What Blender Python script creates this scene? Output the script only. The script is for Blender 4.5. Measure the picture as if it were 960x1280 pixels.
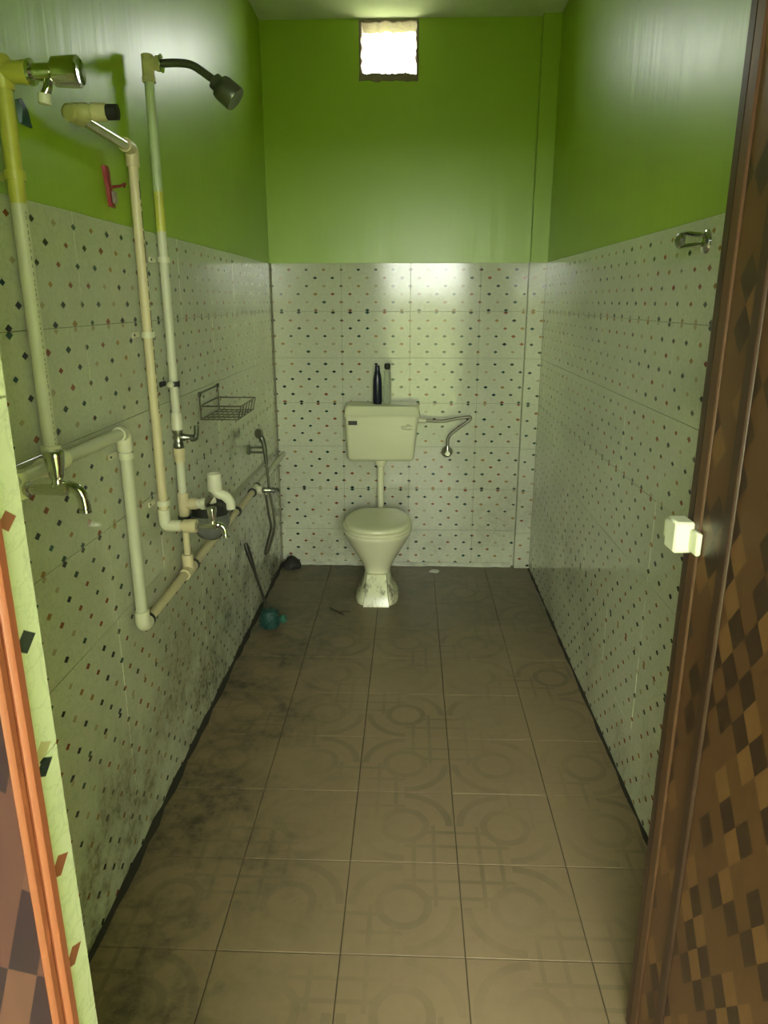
import bpy, math, random
from mathutils import Vector, Matrix, Quaternion
random.seed(7)
PI = math.pi
scene = bpy.context.scene
for o in list(bpy.data.objects):
    bpy.data.objects.remove(o, do_unlink=True)
col = scene.collection

# ------------------------------------------------------------------ room dimensions (metres)
XL, XR = -0.7535, 0.7032        # left / right tile faces
YB, YF = 4.037, 0.442           # back tile face, inner face of the front wall
ZT, ZC = 1.695, 2.821           # top of the tiles, ceiling
YO = 0.30                       # outer face of the front wall
DX0, DX1, DZ = -0.25, 0.53, 2.05  # doorway
WX0, WX1, WZ0, WZ1 = -0.262, 0.018, 2.578, 2.812   # ventilation hole

# ------------------------------------------------------------------ camera
FPX, PITCH, YAW = 902.75, 0.2851, 0.0360
cam = bpy.data.cameras.new('camera')
cam.sensor_fit = 'HORIZONTAL'
cam.sensor_width = 36.0
cam.lens = 36.0 * FPX / 960.0
cam.clip_start = 0.02
camo = bpy.data.objects.new('camera', cam)
col.objects.link(camo)
cp, sp, cy, sy = math.cos(PITCH), math.sin(PITCH), math.cos(YAW), math.sin(YAW)
fw = Vector((-sy * cp, cy * cp, -sp)); rt = Vector((cy, sy, 0)); up = rt.cross(fw)
m = Matrix((rt, up, -fw)).transposed().to_4x4()
m.translation = Vector((0, 0, 1.5056))
camo.matrix_world = m
scene.camera = camo

# ------------------------------------------------------------------ world, daylight portals, exposure
w = bpy.data.worlds.new('World')
scene.world = w
w.use_nodes = True
bg = w.node_tree.nodes['Background']
bg.inputs['Color'].default_value = (0.96, 1.0, 0.88, 1)
bg.inputs['Strength'].default_value = 30.0


def portal(name, loc, rot, sx, sz):
    l = bpy.data.lights.new(name, 'AREA')
    l.shape = 'RECTANGLE'
    l.size, l.size_y = sx, sz
    l.cycles.is_portal = True
    o = bpy.data.objects.new(name, l)
    col.objects.link(o)
    o.location = loc
    o.rotation_euler = rot
    return o


portal('doorway_daylight', ((DX0 + DX1) / 2, YO, DZ / 2), (PI / 2, 0, 0), DX1 - DX0, DZ)
portal('vent_daylight', ((WX0 + WX1) / 2, YB + 0.12, (WZ0 + WZ1) / 2), (-PI / 2, 0, 0), WX1 - WX0, WZ1 - WZ0)
vs = scene.view_settings
vs.view_transform = 'Standard'
vs.look = 'None'
vs.gamma = 1.0
vs.use_curve_mapping = False
vs.exposure = 0.0
scene.cycles.use_denoising = True
scene.cycles.max_bounces = 12
scene.cycles.diffuse_bounces = 7
scene.cycles.glossy_bounces = 5
scene.cycles.sample_clamp_indirect = 6.0
scene.cycles.caustics_reflective = False


# ------------------------------------------------------------------ node helpers
class NT:
    def __init__(s, name):
        s.mat = bpy.data.materials.new(name)
        s.mat.use_nodes = True
        s.t = s.mat.node_tree
        s.b = s.t.nodes['Principled BSDF']

    def n(s, kind, **kw):
        x = s.t.nodes.new(kind)
        for k, v in kw.items():
            setattr(x, k, v)
        return x

    def put(s, sock, v):
        if v is None:
            return
        if isinstance(v, bpy.types.NodeSocket):
            s.t.links.new(v, sock)
        elif isinstance(v, (tuple, list)) and len(v) == 3 and sock.type == 'RGBA':
            sock.default_value = (*v, 1)
        else:
            sock.default_value = v

    def m(s, op, a, b=None, c=None):
        x = s.n('ShaderNodeMath', operation=op)
        s.put(x.inputs[0], a)
        s.put(x.inputs[1], b)
        s.put(x.inputs[2], c)
        return x.outputs[0]

    def mix(s, f, a, b, mode='MIX'):
        x = s.n('ShaderNodeMix', data_type='RGBA', blend_type=mode)
        s.put(x.inputs[0], f)
        s.put(x.inputs[6], a)
        s.put(x.inputs[7], b)
        return x.outputs[2]

    def ss(s, v, lo, hi):
        x = s.n('ShaderNodeMapRange', interpolation_type='SMOOTHSTEP')
        s.put(x.inputs[0], v)
        s.put(x.inputs[1], lo)
        s.put(x.inputs[2], hi)
        return x.outputs[0]

    def obj(s):
        return s.n('ShaderNodeTexCoord').outputs['Object']

    def pos(s):
        return s.n('ShaderNodeNewGeometry').outputs['Position']

    def sep(s, v):
        x = s.n('ShaderNodeSeparateXYZ')
        s.put(x.inputs[0], v)
        return x.outputs

    def comb(s, a, b, c):
        x = s.n('ShaderNodeCombineXYZ')
        for i, v in enumerate((a, b, c)):
            s.put(x.inputs[i], v)
        return x.outputs[0]

    def scale(s, v, f):
        x = s.n('ShaderNodeVectorMath', operation='MULTIPLY')
        s.put(x.inputs[0], v)
        x.inputs[1].default_value = f
        return x.outputs[0]

    def noise(s, v, sc, det=3.0, rough=0.55):
        x = s.n('ShaderNodeTexNoise')
        s.put(x.inputs['Vector'], v)
        x.inputs['Scale'].default_value = sc
        x.inputs['Detail'].default_value = det
        x.inputs['Roughness'].default_value = rough
        return x.outputs['Fac']

    def rnd(s):
        return s.n('ShaderNodeObjectInfo').outputs['Random']

    def white(s, v):
        x = s.n('ShaderNodeTexWhiteNoise', noise_dimensions='3D')
        s.put(x.inputs['Vector'], v)
        return x.outputs['Value']

    def ramp(s, f, stops, const=False):
        x = s.n('ShaderNodeValToRGB')
        if const:
            x.color_ramp.interpolation = 'CONSTANT'
        e = x.color_ramp.elements
        while len(e) < len(stops):
            e.new(0.5)
        for i, (p, c) in enumerate(stops):
            e[i].position = p
            e[i].color = (*c, 1)
        s.put(x.inputs[0], f)
        return x.outputs[0]

    def bump(s, h, strength, dist=0.002):
        x = s.n('ShaderNodeBump')
        x.inputs['Strength'].default_value = strength
        x.inputs['Distance'].default_value = dist
        s.put(x.inputs['Height'], h)
        s.put(s.b.inputs['Normal'], x.outputs[0])

    def out(s, col, rough=0.5, metal=0.0, spec=None, coat=None, trans=None, ior=None):
        s.put(s.b.inputs['Base Color'], col)
        s.put(s.b.inputs['Roughness'], rough)
        s.put(s.b.inputs['Metallic'], metal)
        if spec is not None:
            s.put(s.b.inputs['Specular IOR Level'], spec)
        if coat is not None:
            s.put(s.b.inputs['Coat Weight'], coat)
            s.b.inputs['Coat Roughness'].default_value = 0.1
        if trans is not None:
            s.put(s.b.inputs['Transmission Weight'], trans)
        if ior is not None:
            s.put(s.b.inputs['IOR'], ior)
        return s.mat


def simple(name, c, rough=0.5, metal=0.0, var=0.12, sc=30.0, bump=0.0, **kw):
    t = NT(name)
    n = t.noise(t.obj(), sc, 4)
    dark = tuple(x * (1 - var) for x in c)
    lite = tuple(min(1, x * (1 + var * 0.6)) for x in c)
    cc = t.mix(n, dark, lite)
    if bump:
        t.bump(n, bump, 0.003)
    return t.out(cc, rough, metal, **kw)


# ------------------------------------------------------------------ materials
TW, TH = 0.372, 0.2465          # wall tile pitch
GAP = 0.0013


def wall_tile_material():
    t = NT('wall_tile_glaze')
    o = t.sep(t.obj())
    u, v = o[0], o[2]
    du, dv = TW / 4, TH * 0.168
    row = t.m('ADD', t.m('DIVIDE', t.m('SUBTRACT', t.m('ADD', v, TH / 2), TH * 0.025), dv), 0.5)
    k = t.m('FLOOR', row)
    fv = t.m('SUBTRACT', t.m('SUBTRACT', row, k), 0.5)
    odd = t.m('MODULO', t.m('ADD', k, 4.0), 2.0)
    uu = t.m('ADD', t.m('DIVIDE', u, du), t.m('MULTIPLY', odd, 0.5))
    i = t.m('FLOOR', uu)
    fu = t.m('SUBTRACT', t.m('SUBTRACT', uu, i), 0.5)
    au = t.m('ABSOLUTE', t.m('MULTIPLY', fu, du))
    av = t.m('ABSOLUTE', t.m('MULTIPLY', fv, dv))
    rnd = t.rnd()
    key = t.comb(i, k, t.m('MULTIPLY', rnd, 97.0))
    h1 = t.white(key)
    h2 = t.white(t.comb(k, i, t.m('MULTIPLY', rnd, 31.0)))
    size = t.m('ADD', 0.86, t.m('MULTIPLY', h2, 0.24))
    d = t.m('DIVIDE', t.m('ADD', t.m('DIVIDE', au, 0.0128), t.m('DIVIDE', av, 0.0082)), size)
    dia = t.m('SUBTRACT', 1.0, t.ss(d, 0.9, 1.04))
    colr = t.ramp(h1, [(0.0, (0.010, 0.052, 0.048)), (0.22, (0.010, 0.018, 0.024)), (0.47, (0.24, 0.070, 0.040)),
                       (0.66, (0.33, 0.20, 0.075)), (0.80, (0.40, 0.34, 0.22))], True)
    # pale scalloped line print and soft marbling
    q = t.m('SQRT', t.m('ADD', t.m('POWER', t.m('MULTIPLY', fu, du), 2.0), t.m('POWER', t.m('SUBTRACT', t.m('MULTIPLY', fv, dv), 0.012), 2.0)))
    ring = t.m('SUBTRACT', 1.0, t.ss(t.m('ABSOLUTE', t.m('SUBTRACT', q, 0.033)), 0.0006, 0.0022))
    vein = t.noise(t.scale(t.obj(), (22, 22, 30)), 1.0, 6, 0.65)
    vl = t.m('SUBTRACT', 1.0, t.ss(t.m('ABSOLUTE', t.m('SUBTRACT', vein, 0.5)), 0.0, 0.03))
    base = t.mix(t.noise(t.pos(), 3.0, 3), (0.51, 0.52, 0.405), (0.61, 0.625, 0.50))
    base = t.mix(t.m('MULTIPLY', ring, 0.22), base, (0.34, 0.36, 0.28))
    base = t.mix(t.m('MULTIPLY', vl, 0.28), base, (0.32, 0.34, 0.26))
    c = t.mix(dia, base, colr)
    # soap scum and mould blotches, denser towards the floor and on the left wall
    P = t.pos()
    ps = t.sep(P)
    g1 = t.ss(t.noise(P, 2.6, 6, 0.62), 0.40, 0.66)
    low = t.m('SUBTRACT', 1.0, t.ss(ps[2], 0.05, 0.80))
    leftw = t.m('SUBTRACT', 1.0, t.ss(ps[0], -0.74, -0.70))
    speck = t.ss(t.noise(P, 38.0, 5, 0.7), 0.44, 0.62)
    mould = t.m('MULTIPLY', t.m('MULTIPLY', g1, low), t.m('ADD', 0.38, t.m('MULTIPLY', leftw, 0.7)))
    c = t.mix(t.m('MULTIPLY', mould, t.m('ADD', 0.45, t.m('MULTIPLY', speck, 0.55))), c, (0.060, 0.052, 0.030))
    film = t.ss(t.noise(P, 1.3, 5, 0.6), 0.4, 0.75)
    c = t.mix(t.m('MULTIPLY', film, t.m('ADD', 0.18, t.m('MULTIPLY', leftw, 0.18))), c, (0.36, 0.34, 0.22))
    rough = t.m('ADD', 0.06, t.m('MULTIPLY', t.noise(P, 5.0, 5), 0.12))
    t.bump(t.noise(t.scale(P, (1, 1, 0.35)), 9.0, 2), 0.12, 0.003)
    return t.out(c, rough, spec=0.42)


def floor_tile_material():
    t = NT('floor_tile_glaze')
    ob = t.obj()
    o = t.sep(ob)
    x, y = o[0], o[1]
    ax, ay = t.m('ABSOLUTE', x), t.m('ABSOLUTE', y)
    d = t.m('SQRT', t.m('ADD', t.m('MULTIPLY', x, x), t.m('MULTIPLY', y, y)))

    def band(v, c, hw):
        return t.m('SUBTRACT', 1.0, t.ss(t.m('ABSOLUTE', t.m('SUBTRACT', v, c)), hw - 0.001, hw + 0.0012))
    ring = band(d, 0.064, 0.0105)
    sgn = t.m('GREATER_THAN', t.m('MULTIPLY', x, y), 0.0)
    arc = t.m('MULTIPLY', band(d, 0.134, 0.011), sgn)
    bars = t.m('MAXIMUM', t.m('MAXIMUM', band(ax, 0.028, 0.006), band(ax, 0.085, 0.006)),
               t.m('MAXIMUM', band(ay, 0.028, 0.006), band(ay, 0.085, 0.006)))
    bars = t.m('MULTIPLY', t.m('MULTIPLY', bars, t.m('GREATER_THAN', d, 0.070)), t.m('SUBTRACT', 1.0, sgn))
    pat = t.m('MAXIMUM', ring, t.m('MAXIMUM', arc, bars))
    P = t.pos()
    ps = t.sep(P)
    wear = t.m('MULTIPLY', t.ss(t.noise(P, 1.6, 4), 0.36, 0.62), t.m('ADD', 0.5, t.m('MULTIPLY', t.rnd(), 0.5)))
    base = t.mix(t.noise(P, 30.0, 4), (0.228, 0.160, 0.096), (0.275, 0.196, 0.121))
    c = t.mix(t.m('MULTIPLY', pat, t.m('MULTIPLY', wear, 0.70)), base, (0.130, 0.095, 0.058))
    # ingrained dirt, thickest along the tap wall; floor also darkens towards the far end
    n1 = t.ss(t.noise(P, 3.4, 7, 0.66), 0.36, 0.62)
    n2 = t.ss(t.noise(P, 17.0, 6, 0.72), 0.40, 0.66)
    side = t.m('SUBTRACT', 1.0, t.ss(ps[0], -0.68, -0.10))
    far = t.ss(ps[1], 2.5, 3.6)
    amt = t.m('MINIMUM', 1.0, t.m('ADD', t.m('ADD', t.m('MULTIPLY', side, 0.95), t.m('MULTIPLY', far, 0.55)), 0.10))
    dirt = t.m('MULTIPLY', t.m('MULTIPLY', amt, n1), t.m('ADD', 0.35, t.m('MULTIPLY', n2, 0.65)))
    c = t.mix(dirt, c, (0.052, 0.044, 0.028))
    c = t.mix(t.m('MULTIPLY', far, 0.50), c, (0.12, 0.118, 0.078))  # even greyer tint, growing towards the far end
    rough = t.m('ADD', 0.30, t.m('MULTIPLY', t.noise(P, 6.0, 5), 0.25))
    t.bump(t.noise(P, 60.0, 4), 0.12, 0.002)
    return t.out(c, rough, spec=0.4)


def paint_material():
    t = NT('lime_green_gloss_paint')
    P = t.pos()
    n = t.noise(t.scale(P, (1.2, 1.2, 0.5)), 2.2, 5, 0.6)
    c = t.mix(n, (0.265, 0.420, 0.014), (0.340, 0.500, 0.024))
    st = t.ss(t.noise(P, 9.0, 6, 0.7), 0.63, 0.78)
    c = t.mix(t.m('MULTIPLY', st, 0.25), c, (0.10, 0.17, 0.02))
    brush = t.noise(t.scale(P, (14, 14, 1.6)), 1.0, 3)
    t.bump(brush, 0.45, 0.004)
    rough = t.m('ADD', 0.33, t.m('MULTIPLY', t.noise(P, 3.0, 3), 0.10))
    return t.out(c, rough, spec=1.0)


def pvc_door_material(name, dark, mid, lite, sc=1.0):
    """printed chequer of slanted lozenges on brown plastic (x = across the leaf, z = up)"""
    t = NT(name)
    P = t.pos()
    s = t.sep(P)
    a = t.m('ADD', t.m('MULTIPLY', s[1], 19.0 * sc), t.m('MULTIPLY', s[2], 14.0 * sc))
    b = t.m('SUBTRACT', t.m('MULTIPLY', s[2], 14.0 * sc), t.m('MULTIPLY', s[1], 19.0 * sc))
    ia, ib = t.m('FLOOR', a), t.m('FLOOR', b)
    h = t.white(t.comb(ia, ib, 3.0))
    par = t.m('MODULO', t.m('ADD', t.m('ADD', ia, ib), 200.0), 2.0)
    c1 = t.ramp(h, [(0.0, dark), (0.55, mid)], True)
    c = t.mix(par, c1, t.ramp(h, [(0.0, mid), (0.6, lite)], True))
    g = t.noise(t.scale(P, (60, 60, 2.5)), 1.0, 4)
    c = t.mix(t.m('MULTIPLY', g, 0.35), c, dark)
    return t.out(c, 0.34, spec=0.5)


def wood_pvc(name, a, b):
    t = NT(name)
    P = t.pos()
    g = t.noise(t.scale(P, (70, 70, 2.0)), 1.0, 5, 0.6)
    sp_ = t.ss(t.noise(t.scale(P, (90, 90, 30)), 1.0, 3), 0.60, 0.75)
    c = t.mix(g, a, b)
    c = t.mix(t.m('MULTIPLY', sp_, 0.35), c, tuple(min(1, x * 1.9) for x in b))
    return t.out(c, 0.36, spec=0.5)


def pvc_print(name, c, a0):
    """plastic pipe with a faint line of print running along it"""
    t = NT(name)
    P = t.obj()
    n = t.noise(P, 14.0, 4)
    base = t.mix(n, tuple(x * 0.82 for x in c), c)
    s = t.sep(P)
    rust = t.ss(t.noise(t.scale(P, (9, 9, 4)), 1.0, 5, 0.7), 0.58, 0.78)
    base = t.mix(t.m('MULTIPLY', rust, 0.35), base, (0.30, 0.20, 0.09))
    return t.out(base, 0.38, spec=0.45)


M = {}
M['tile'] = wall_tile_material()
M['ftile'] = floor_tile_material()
M['paint'] = paint_material()
M['grout'] = simple('dark_grout', (0.24, 0.225, 0.16), 0.9, var=0.4, sc=25)
M['fgrout'] = simple('dirty_floor_grout', (0.10, 0.075, 0.045), 0.9, var=0.4, sc=25)
M['ceil'] = simple('ceiling_whitewash', (0.72, 0.74, 0.66), 0.85, var=0.25, sc=5, bump=0.2)
M['cement'] = simple('bare_cement', (0.26, 0.20, 0.19), 0.95, var=0.4, sc=30, bump=0.8)
M['skirt'] = simple('white_cement_fillet', (0.66, 0.66, 0.58), 0.8, var=0.5, sc=18, bump=0.5)
M['added_wall'] = simple('pale_lime_added_wall', (0.50, 0.53, 0.30), 0.6, var=0.15, sc=3)  # for the added outside walls, coloured to tint the doorway light
M['ground'] = simple('yard_grass_and_soil', (0.27, 0.32, 0.13), 0.9, var=0.3, sc=4)
t = NT('cream_ceramic')
_P = t.pos()
_z = t.sep(_P)[2]
_st = t.m('MULTIPLY', t.ss(t.noise(t.scale(_P, (1, 1, 0.5)), 26.0, 6, 0.7), 0.46, 0.66), t.m('SUBTRACT', 1.0, t.ss(_z, 0.10, 0.17)))
M['ceramic'] = t.out(t.mix(t.m('MULTIPLY', _st, 0.8), (0.72, 0.71, 0.50), (0.09, 0.07, 0.04)), 0.14)
M['seat'] = simple('cream_seat_plastic', (0.74, 0.73, 0.51), 0.26, var=0.05, sc=6)
M['plastic'] = simple('cream_cistern_plastic', (0.72, 0.72, 0.50), 0.30, var=0.06, sc=5)
M['pvc'] = pvc_print('white_pvc_pipe', (0.68, 0.67, 0.53), 0.0)
M['cream'] = pvc_print('cream_pvc_pipe', (0.72, 0.62, 0.40), 0.0)
M['oldcream'] = simple('dirty_cream_fitting', (0.56, 0.52, 0.28), 0.4, var=0.35, sc=30)
M['greenpipe'] = simple('green_tinged_pipe', (0.46, 0.54, 0.33), 0.35, var=0.15, sc=10)  # dirty pipe with the wall's green reflection put into its colour
M['ink'] = simple('pipe_print_ink', (0.05, 0.05, 0.045), 0.6)
M['fit'] = simple('white_pipe_fitting', (0.72, 0.70, 0.54), 0.35, var=0.12, sc=40)
M['paintpipe'] = simple('green_splashed_pipe', (0.56, 0.55, 0.10), 0.35, var=0.3, sc=16)
M['chrome'] = simple('chrome', (0.70, 0.70, 0.68), 0.10, 1.0, var=0.08, sc=20)
M['satin'] = simple('rusty_satin_metal', (0.62, 0.60, 0.50), 0.25, 0.7, var=0.4, sc=25)
M['dullchrome'] = simple('dull_chrome', (0.38, 0.38, 0.34), 0.28, 1.0, var=0.2, sc=30)
M['darkmetal'] = simple('dark_shower_metal', (0.11, 0.12, 0.09), 0.30, 0.6, var=0.2, sc=30)
M['wire'] = simple('tarnished_wire', (0.075, 0.07, 0.05), 0.42, 0.7, var=0.3, sc=60)
M['rubber'] = simple('black_rubber', (0.016, 0.016, 0.015), 0.55, var=0.3, sc=60)
M['greycup'] = simple('grey_smoked_plastic', (0.14, 0.145, 0.14), 0.16, var=0.25, sc=14, coat=0.5)
M['navy'] = simple('navy_bottle_plastic', (0.010, 0.012, 0.028), 0.3, var=0.2, sc=20)
M['black'] = simple('black_plastic', (0.012, 0.012, 0.012), 0.35, var=0.2, sc=20)
M['clear'] = NT('clear_bottle_plastic').out((0.80, 0.84, 0.72), 0.10, trans=0.75, ior=1.2)
M['hose'] = simple('braided_hose', (0.30, 0.29, 0.22), 0.35, 0.5, var=0.4, sc=160, bump=0.5)
M['darkhose'] = simple('dark_metal_hose', (0.13, 0.125, 0.09), 0.32, 0.7, var=0.5, sc=160, bump=0.5)
M['teal'] = simple('teal_brush_bristles', (0.012, 0.065, 0.052), 0.6, var=0.5, sc=60, bump=0.6)
M['tealpale'] = simple('pale_teal_brush_plastic', (0.035, 0.14, 0.095), 0.45, var=0.3, sc=40)
M['handle'] = simple('dark_brush_handle', (0.028, 0.026, 0.018), 0.45, var=0.3, sc=40)
M['red'] = simple('red_packet_foil', (0.30, 0.035, 0.050), 0.35, var=0.35, sc=40)
M['redgrey'] = simple('packet_print', (0.32, 0.24, 0.24), 0.4, var=0.4, sc=60)
M['blue'] = simple('blue_sachet_foil', (0.008, 0.07, 0.085), 0.4, var=0.35, sc=40)
M['lime'] = simple('white_latch_plastic', (0.74, 0.74, 0.58), 0.35, var=0.06, sc=20)
M['rag'] = simple('dark_wet_rag', (0.022, 0.020, 0.016), 0.7, var=0.4, sc=40, bump=0.6)
M['soap'] = simple('soap_scrap', (0.52, 0.52, 0.42), 0.5, var=0.2, sc=60)
M['twig'] = simple('dark_twig', (0.03, 0.024, 0.016), 0.8, var=0.3, sc=60)
M['badge'] = simple('black_badge', (0.014, 0.014, 0.014), 0.3, var=0.1)
M['door'] = pvc_door_material('brown_chequered_door_panel', (0.035, 0.017, 0.011), (0.100, 0.045, 0.020), (0.165, 0.078, 0.030))
M['door_stile'] = wood_pvc('brown_door_stile', (0.060, 0.028, 0.016), (0.100, 0.048, 0.024))
M['door_dark'] = wood_pvc('dark_brown_door_strip', (0.030, 0.016, 0.011), (0.060, 0.030, 0.019))
M['frame'] = wood_pvc('orange_brown_frame', (0.21, 0.052, 0.028), (0.27, 0.074, 0.040))
M['framepanel'] = pvc_door_material('plum_chequered_lining', (0.060, 0.035, 0.060), (0.19, 0.080, 0.092), (0.24, 0.105, 0.105), 1.0)


# ------------------------------------------------------------------ mesh builder
ORG = {}


class MB:
    def __init__(s):
        s.v, s.f = [], []

    def add(s, vs_, fs):
        k = len(s.v)
        s.v += [Vector(p) for p in vs_]
        s.f += [tuple(i + k for i in f) for f in fs]
        return s

    def box(s, x0, x1, y0, y1, z0, z1, ch=0.0):
        if ch <= 0:
            v = [(x, y, z) for z in (z0, z1) for y in (y0, y1) for x in (x0, x1)]
            return s.add(v, [(0, 2, 3, 1), (4, 5, 7, 6), (0, 1, 5, 4), (2, 6, 7, 3), (0, 4, 6, 2), (1, 3, 7, 5)])
        # chamfered box: three pairs of inset faces
        c = ch
        vs_, idx = [], {}

        def P(*p):
            if p not in idx:
                idx[p] = len(vs_)
                vs_.append(p)
            return idx[p]
        X, Y, Z = (x0, x1), (y0, y1), (z0, z1)
        I = lambda a, j: a[j] + (c if j == 0 else -c)
        fs = []
        fx = lambda i, j, k: P(X[i], I(Y, j), I(Z, k))
        fy = lambda i, j, k: P(I(X, i), Y[j], I(Z, k))
        fz = lambda i, j, k: P(I(X, i), I(Y, j), Z[k])
        for i in (0, 1):
            q = [fx(i, 0, 0), fx(i, 1, 0), fx(i, 1, 1), fx(i, 0, 1)]
            fs.append(q if i else q[::-1])
            q = [fy(0, i, 0), fy(1, i, 0), fy(1, i, 1), fy(0, i, 1)]
            fs.append(q[::-1] if i else q)
            q = [fz(0, 0, i), fz(1, 0, i), fz(1, 1, i), fz(0, 1, i)]
            fs.append(q if i else q[::-1])
        for i in (0, 1):
            for j in (0, 1):
                fs.append([fx(i, j, 0), fy(i, j, 0), fy(i, j, 1), fx(i, j, 1)])
                fs.append([fx(i, 0, j), fz(i, 0, j), fz(i, 1, j), fx(i, 1, j)])
                fs.append([fy(0, i, j), fz(0, i, j), fz(1, i, j), fy(1, i, j)])
                for k in (0, 1):
                    fs.append([fx(i, j, k), fy(i, j, k), fz(i, j, k)])
        return s.add(vs_, fs)

    def tube(s, pts, r, n=14, cap=True):
        pts = [Vector(p) for p in pts]
        rr = r if isinstance(r, (list, tuple)) else [r] * len(pts)
        tan = []
        for i in range(len(pts)):
            a = pts[max(i - 1, 0)]
            b = pts[min(i + 1, len(pts) - 1)]
            t = (b - a)
            tan.append(t.normalized() if t.length > 1e-9 else Vector((0, 0, 1)))
        ref = Vector((0, 0, 1)) if abs(tan[0].z) < 0.9 else Vector((1, 0, 0))
        nrm = (ref - tan[0] * ref.dot(tan[0])).normalized()
        vs_, fs = [], []
        for i, p in enumerate(pts):
            if i:
                q = tan[i - 1].rotation_difference(tan[i])
                nrm = (q @ nrm)
                nrm = (nrm - tan[i] * nrm.dot(tan[i])).normalized()
            bi = tan[i].cross(nrm)
            for k in range(n):
                a = 2 * PI * k / n
                vs_.append(p + (nrm * math.cos(a) + bi * math.sin(a)) * rr[i])
        for i in range(len(pts) - 1):
            for k in range(n):
                a, b = i * n + k, i * n + (k + 1) % n
                fs.append((a, b, b + n, a + n))
        if cap:
            fs.append(tuple(range(n))[::-1])
            fs.append(tuple((len(pts) - 1) * n + k for k in range(n)))
        return s.add(vs_, fs)

    def lathe(s, o, ax, prof, n=24):
        """prof: list of (distance along axis, radius)"""
        o, ax = Vector(o), Vector(ax).normalized()
        return s.tube_prof(o, ax, prof, n)

    def tube_prof(s, o, ax, prof, n):
        ref = Vector((0, 0, 1)) if abs(ax.z) < 0.9 else Vector((1, 0, 0))
        e1 = (ref - ax * ref.dot(ax)).normalized()
        e2 = ax.cross(e1)
        vs_, fs = [], []
        for d, r in prof:
            for k in range(n):
                a = 2 * PI * k / n
                vs_.append(o + ax * d + (e1 * math.cos(a) + e2 * math.sin(a)) * max(r, 1e-4))
        for i in range(len(prof) - 1):
            for k in range(n):
                a, b = i * n + k, i * n + (k + 1) % n
                fs.append((a, b, b + n, a + n))
        fs.append(tuple(range(n))[::-1])
        fs.append(tuple((len(prof) - 1) * n + k for k in range(n)))
        return s.add(vs_, fs)

    def loft(s, rings, cap0=True, cap1=True):
        n = len(rings[0])
        vs_ = [p for r in rings for p in r]
        fs = []
        for i in range(len(rings) - 1):
            for k in range(n):
                a, b = i * n + k, i * n + (k + 1) % n
                fs.append((a, b, b + n, a + n))
        if cap0:
            fs.append(tuple(range(n))[::-1])
        if cap1:
            fs.append(tuple((len(rings) - 1) * n + k for k in range(n)))
        return s.add(vs_, fs)

    def build(s, name, mat, parent=None, smooth=True, angle=40):
        me = bpy.data.meshes.new(name)
        org = ORG.get(parent.name, Vector((0, 0, 0))) if parent else Vector((0, 0, 0))
        me.from_pydata([tuple(p - org) for p in s.v], [], s.f)
        me.validate()
        import bmesh
        bm = bmesh.new()
        bm.from_mesh(me)
        bmesh.ops.recalc_face_normals(bm, faces=bm.faces)
        bm.to_mesh(me)
        bm.free()
        if smooth:
            me.shade_smooth()
            me.set_sharp_from_angle(angle=math.radians(angle))
        me.materials.append(M[mat])
        o = bpy.data.objects.new(name, me)
        col.objects.link(o)
        if parent:
            o.parent = parent
        ORG[o.name] = org
        return o


def thing(name, loc, label, cat, group=None):
    o = bpy.data.objects.new(name, None)
    o.empty_display_size = 0.05
    col.objects.link(o)
    o.location = loc
    ORG[o.name] = Vector(loc)
    o['label'] = label
    o['category'] = cat
    if group:
        o['group'] = group
    return o


def tag(o, label, cat, group=None):
    o['label'] = label
    o['category'] = cat
    if group:
        o['group'] = group
    return o


def struct(o):
    o['kind'] = 'structure'
    return o


def arc(c, a, b, r, n=8):
    """quarter-bend points: from c + a*r, bending to c + b*r ... the corner is at c"""
    c, a, b = Vector(c), Vector(a), Vector(b)
    o = c + a * r + b * r
    return [o - b * r * math.cos(PI / 2 * i / n) - a * r * math.sin(PI / 2 * i / n) for i in range(n + 1)]


# ------------------------------------------------------------------ tiles
TCACHE = {}


def rect_tile(x0, x1, z0, z1, mat, axis='wall', ch=0.0006, th=0.008):
    key = (round(x0, 4), round(x1, 4), round(z0, 4), round(z1, 4), mat, axis)
    if key in TCACHE:
        return TCACHE[key]
    v, c = [], ch
    for (d, y) in ((0, -th), (0, -c), (c, 0.0)):
        for (x, z) in ((x0 + d, z0 + d), (x1 - d, z0 + d), (x1 - d, z1 - d), (x0 + d, z1 - d)):
            v.append((x, y, z) if axis == 'wall' else (x, z, y))
    f = []
    for L in (0, 4):
        for k in range(4):
            a, b = L + k, L + (k + 1) % 4
            f.append((a, b, b + 4, a + 4))
    f.append((8, 9, 10, 11))
    f.append((3, 2, 1, 0))
    if axis == 'wall':
        f = [tuple(reversed(q)) for q in f]
    me = bpy.data.meshes.new('tile')
    me.from_pydata(v, [], f)
    me.materials.append(M[mat])
    TCACHE[key] = me
    return me


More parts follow.
